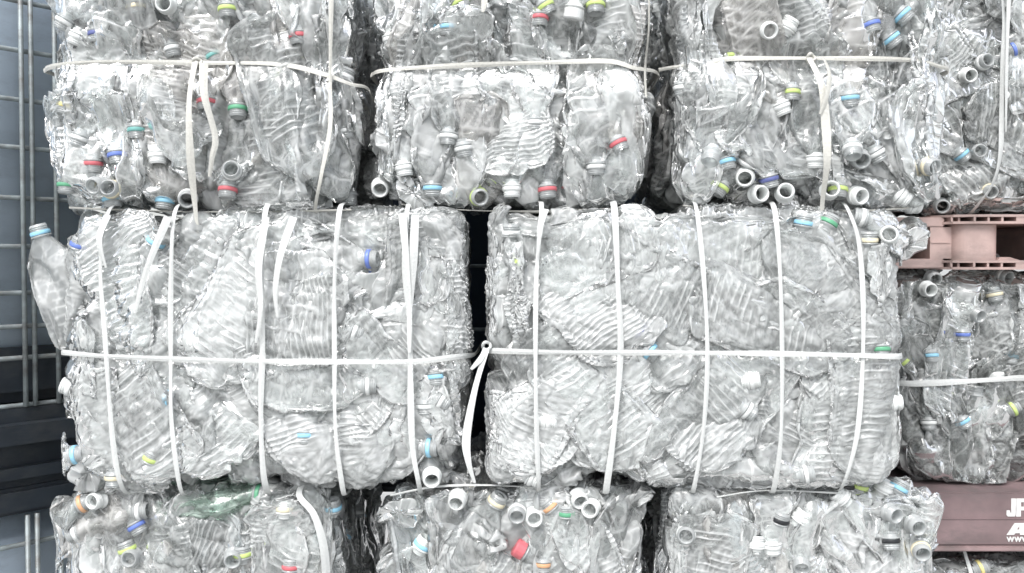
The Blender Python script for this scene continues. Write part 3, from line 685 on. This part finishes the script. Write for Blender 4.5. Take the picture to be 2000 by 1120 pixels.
def lettered_pallet():
    Y0 = YR - 0.03
    zt = px(1900, 962, Y0).z; zb = px(1900, 1076, Y0).z; H = zt - zb
    x0 = px(1700, 1000, Y0).x
    root = empty('plastic_pallet', (x0, Y0, zb)); tag(root, 'mauve plastic pallet side with white lettering under the bale at far right', 'pallet', 'plastic pallets')
    X = lambda p: px(p, 1020, Y0).x - x0
    Z = lambda p: px(1990, p, Y0).z - zb
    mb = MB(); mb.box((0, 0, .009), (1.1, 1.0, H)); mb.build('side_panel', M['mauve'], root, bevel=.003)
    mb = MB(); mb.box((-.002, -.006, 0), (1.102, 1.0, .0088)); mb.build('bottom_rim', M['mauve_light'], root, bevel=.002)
    mb = MB(); mb.box((.005, -.0016, Z(1013) - .001), (1.09, .001, Z(1013) + .001)); mb.build('seam', M['mauve'], root)
    mb = MB()
    y0, y1 = -.0012, .0004
    j = [(1965, 999), (1965, 1006), (1968, 1009), (1981, 1009), (1983, 1006), (1983, 974), (1974, 974), (1974, 1001), (1972, 1002), (1972, 997), (1966, 997)]
    mb.prism([(X(a), Z(b)) for a, b in j], y0, y1)
    p = [(1984, 974), (2004, 974), (2008, 978), (2008, 992), (2004, 996), (1993, 996), (1993, 1009), (1984, 1009)]
    # P as a ring of pieces so that its bowl stays open
    mb.prism([(X(a), Z(b)) for a, b in [(1984, 974), (1993, 974), (1993, 1009), (1984, 1009)]], y0, y1)
    mb.prism([(X(a), Z(b)) for a, b in [(1993.1, 974), (2003, 974), (2007, 978), (2007, 993), (2003, 997), (1993.1, 997), (1993.1, 990), (1999, 990), (1999, 981), (1993.1, 981)]], y0, y1)
    mb.prism([(X(a), Z(b)) for a, b in [(1966, 1045), (1981, 1022), (2006, 1022), (2006, 1045), (1992, 1045), (1992, 1041.5), (1983, 1041.5), (1980, 1045)]], y0, y1)
    mb.build('lettering', M['letter'], root)
    mb = MB(); mb.prism([(X(a), Z(b)) for a, b in [(1986, 1034), (1990, 1028), (1990, 1034)]], y0 - .0003, y1); mb.build('letter_counter', M['mauve'], root)
    cu = bpy.data.curves.new('lettering', 'FONT'); cu.body = 'www'; cu.size = abs(Z(1045) - Z(1059)) * 1.45; cu.extrude = .0006; cu.offset = .0004
    to = bpy.data.objects.new('lettering', cu); COL.objects.link(to)
    dg = bpy.context.evaluated_depsgraph_get(); me = bpy.data.meshes.new_from_object(to.evaluated_get(dg)); bpy.data.objects.remove(to)
    me.materials.clear(); me.materials.append(M['letter'])
    wo = link('lettering', me, root); wo.rotation_euler = (R_(90), 0, 0); wo.location = (X(1966), -.0008, Z(1058))
lettered_pallet()

# ------------------------------------------------------------------ cage tanks
M['tank'] = plain('blue_grey_tank_plastic', (0.58, 0.68, 0.78), 0.4, bump=.06, scale=6, var=.08, dirt=(.46, .54, .62))
M['navy'] = plain('dark_navy_tank_plastic', (0.045, 0.068, 0.10), 0.4, bump=.06, scale=6, var=.15)
M['bar'] = plain('galvanised_bar', (0.30, 0.34, 0.35), 0.5, metal=.3, var=.3, scale=35, detail=8, dirt=(.15, .13, .115))
M['black'] = plain('black_base_plastic', (0.020, 0.026, 0.034), 0.38, bump=.08, scale=20, var=.2, dirt=(.045, .048, .05))
def tank(loc, rz, W, H, zrows, tankm, label, lower_dark=None, dp=0.9, base_h=.16, group='caged liquid tanks', vx=None):
    """front right corner of the cage at loc; body extends to -x and +y"""
    root = empty('cage_tank', loc); root.rotation_euler.z = rz; tag(root, label, 'tank', group)
    mb = MB(); g = .022
    mb.box((-W + g, g, base_h + .008), (-g, dp - g, base_h + H - .01)); t = mb.build('tank', tankm, root, bevel=.035)
    for q in t.data.polygons: q.use_smooth = True
    r = .0042
    for z in zrows:
        mb = MB(); zz = z + base_h
        mb.tube([(-W, 0, zz), (-.02, 0, zz), (-.006, .004, zz), (0, .02, zz), (0, dp, zz)], r)
        mb.build('cage_rail', M['bar'], root, True)
    xs = vx if vx else [-.025 - .16 * i for i in range(int(W / .16) + 1)]
    for x in xs: mb = MB(); mb.tube([(x, -.009, base_h + .005), (x, -.009, base_h + H)], r); mb.build('cage_upright', M['bar'], root, True)
    for y in [.03, .20, .36, .52, .68, .84]: mb = MB(); mb.tube([(.009, y, base_h + .005), (.009, y, base_h + H)], r); mb.build('cage_upright', M['bar'], root, True)
    mb = MB()
    mb.box((-W - .01, -.014, 0), (.014, dp, .045)); mb.build('skid', M['black'], root, bevel=.006)
    mb = MB()
    mb.box((-W - .01, -.020, .0452), (.020, dp, base_h * .55)); mb.build('lower_rim', M['black'], root, bevel=.016)
    mb = MB(); mb.box((-W - .006, -.030, base_h * .55 + .0003), (.026, dp, base_h + .003)); mb.build('pallet_base', M['black'], root, bevel=.024)
    if lower_dark:
        mb = MB(); mb.box((-W + g - .004, g - .006, base_h + .0085), (-g + .006, dp - g, base_h + lower_dark)); mb.build('tank_foot', M['black'], root, bevel=.02)
    return root
TC = Vector((-.725, .275, 0)); TA = R_(48)
def along(p):                                   # distance along the caged face at which it shows at photo column p
    lo, hi = 0.0, .8
    for _ in range(50):
        m = (lo + hi) / 2; x = TC.x - m * math.cos(TA); y = TC.y - m * math.sin(TA)
        if x * FPX / (y + D) + 1000 > p: lo = m
        else: hi = m
    return lo
t55 = along(55); YT = TC.y - t55 * math.sin(TA)
zb = at(62, 997, YT).z; base_h = at(62, 798, YT).z - zb
rows = [at(55, y, YT).z - zb - base_h for y in (790, 698, 637, 572, 482, 388, 290, 197, 101, 5, -95, -190)]
ups = [-along(p) for p in (43, 62, 108)] + [-.55, -.62]
tank((TC.x, TC.y, zb), TA, .75, 1.0, [r for r in rows if r > .005], M['tank'], 'blue grey tank in a galvanised cage on a black base, upper left edge', lower_dark=at(62, 655, YT).z - zb - base_h, base_h=base_h, vx=ups)
H2 = zb - GZ + .45
tank((TC.x, TC.y, GZ - .45), TA, .75, H2 - .16 - .004, [H2 - .16 - d for d in (.055, .155, .255, .36, .46)], M['tank'], 'blue grey caged tank under the black base at the lower left corner', vx=ups)
# dark tank behind the stack
zc = at(930, 955, .62).z
rz = [at(930, y, .62).z - (zc - .01) - .02 for y in (925, 912, 880, 645, 520)]
tk = tank((at(1420, 700, .64).x, .64, zc - .01), 0, 1.0, 1.25, [z for z in rz if z > .0], M['navy'], 'dark navy tank in a wire cage behind the stacked bales', base_h=.02, dp=.9, vx=[-.95, -.05])

# ------------------------------------------------------------------ ground
GZ2 = GZ - .45
M['ground'] = plain('concrete_yard', (0.33, 0.33, 0.32), 0.8, bump=.3, scale=3, var=.18, detail=8)
me = np_mesh('ground', [(-400, -400, GZ2), (400, -400, GZ2), (400, 400, GZ2), (-400, 400, GZ2)], [(0, 1, 2, 3)], M['ground'], False)
g = link('ground', me); g['kind'] = 'structure'

# ------------------------------------------------------------------ light
w = bpy.data.worlds.new('World'); scn.world = w; w.use_nodes = True
nt = w.node_tree; nt.nodes.clear()
out = nt.nodes.new('ShaderNodeOutputWorld'); bg = nt.nodes.new('ShaderNodeBackground'); sky = nt.nodes.new('ShaderNodeTexSky')
sky.sky_type = 'NISHITA'; sky.sun_disc = False; SE, SA = R_(55), R_(200)
sky.sun_elevation = SE; sky.sun_rotation = SA; sky.dust_density = 3; sky.ozone_density = 1
hs = nt.nodes.new('ShaderNodeHueSaturation'); hs.inputs['Saturation'].default_value = 0.28
nt.links.new(sky.outputs[0], hs.inputs['Color']); nt.links.new(hs.outputs[0], bg.inputs[0]); bg.inputs[1].default_value = 0.15
nt.links.new(bg.outputs[0], out.inputs[0])
sd_ = bpy.data.lights.new('sun', 'SUN'); sd_.energy = 0.9; sd_.angle = R_(25); sd_.color = (1, .985, .96)
so = bpy.data.objects.new('sun', sd_); COL.objects.link(so)
dirv = Vector((math.sin(SA) * math.cos(SE), math.cos(SA) * math.cos(SE), math.sin(SE)))
so.rotation_euler = dirv.to_track_quat('Z', 'Y').to_euler()
vs = scn.view_settings; vs.view_transform = 'Standard'; vs.look = 'None'; vs.gamma = 1; vs.use_curve_mapping = False; vs.exposure = 1.05
c = scn.cycles
c.max_bounces = 10; c.diffuse_bounces = 5; c.glossy_bounces = 6; c.transmission_bounces = 3; c.transparent_max_bounces = 32
c.caustics_reflective = False; c.caustics_refractive = False; c.sample_clamp_indirect = 4.0
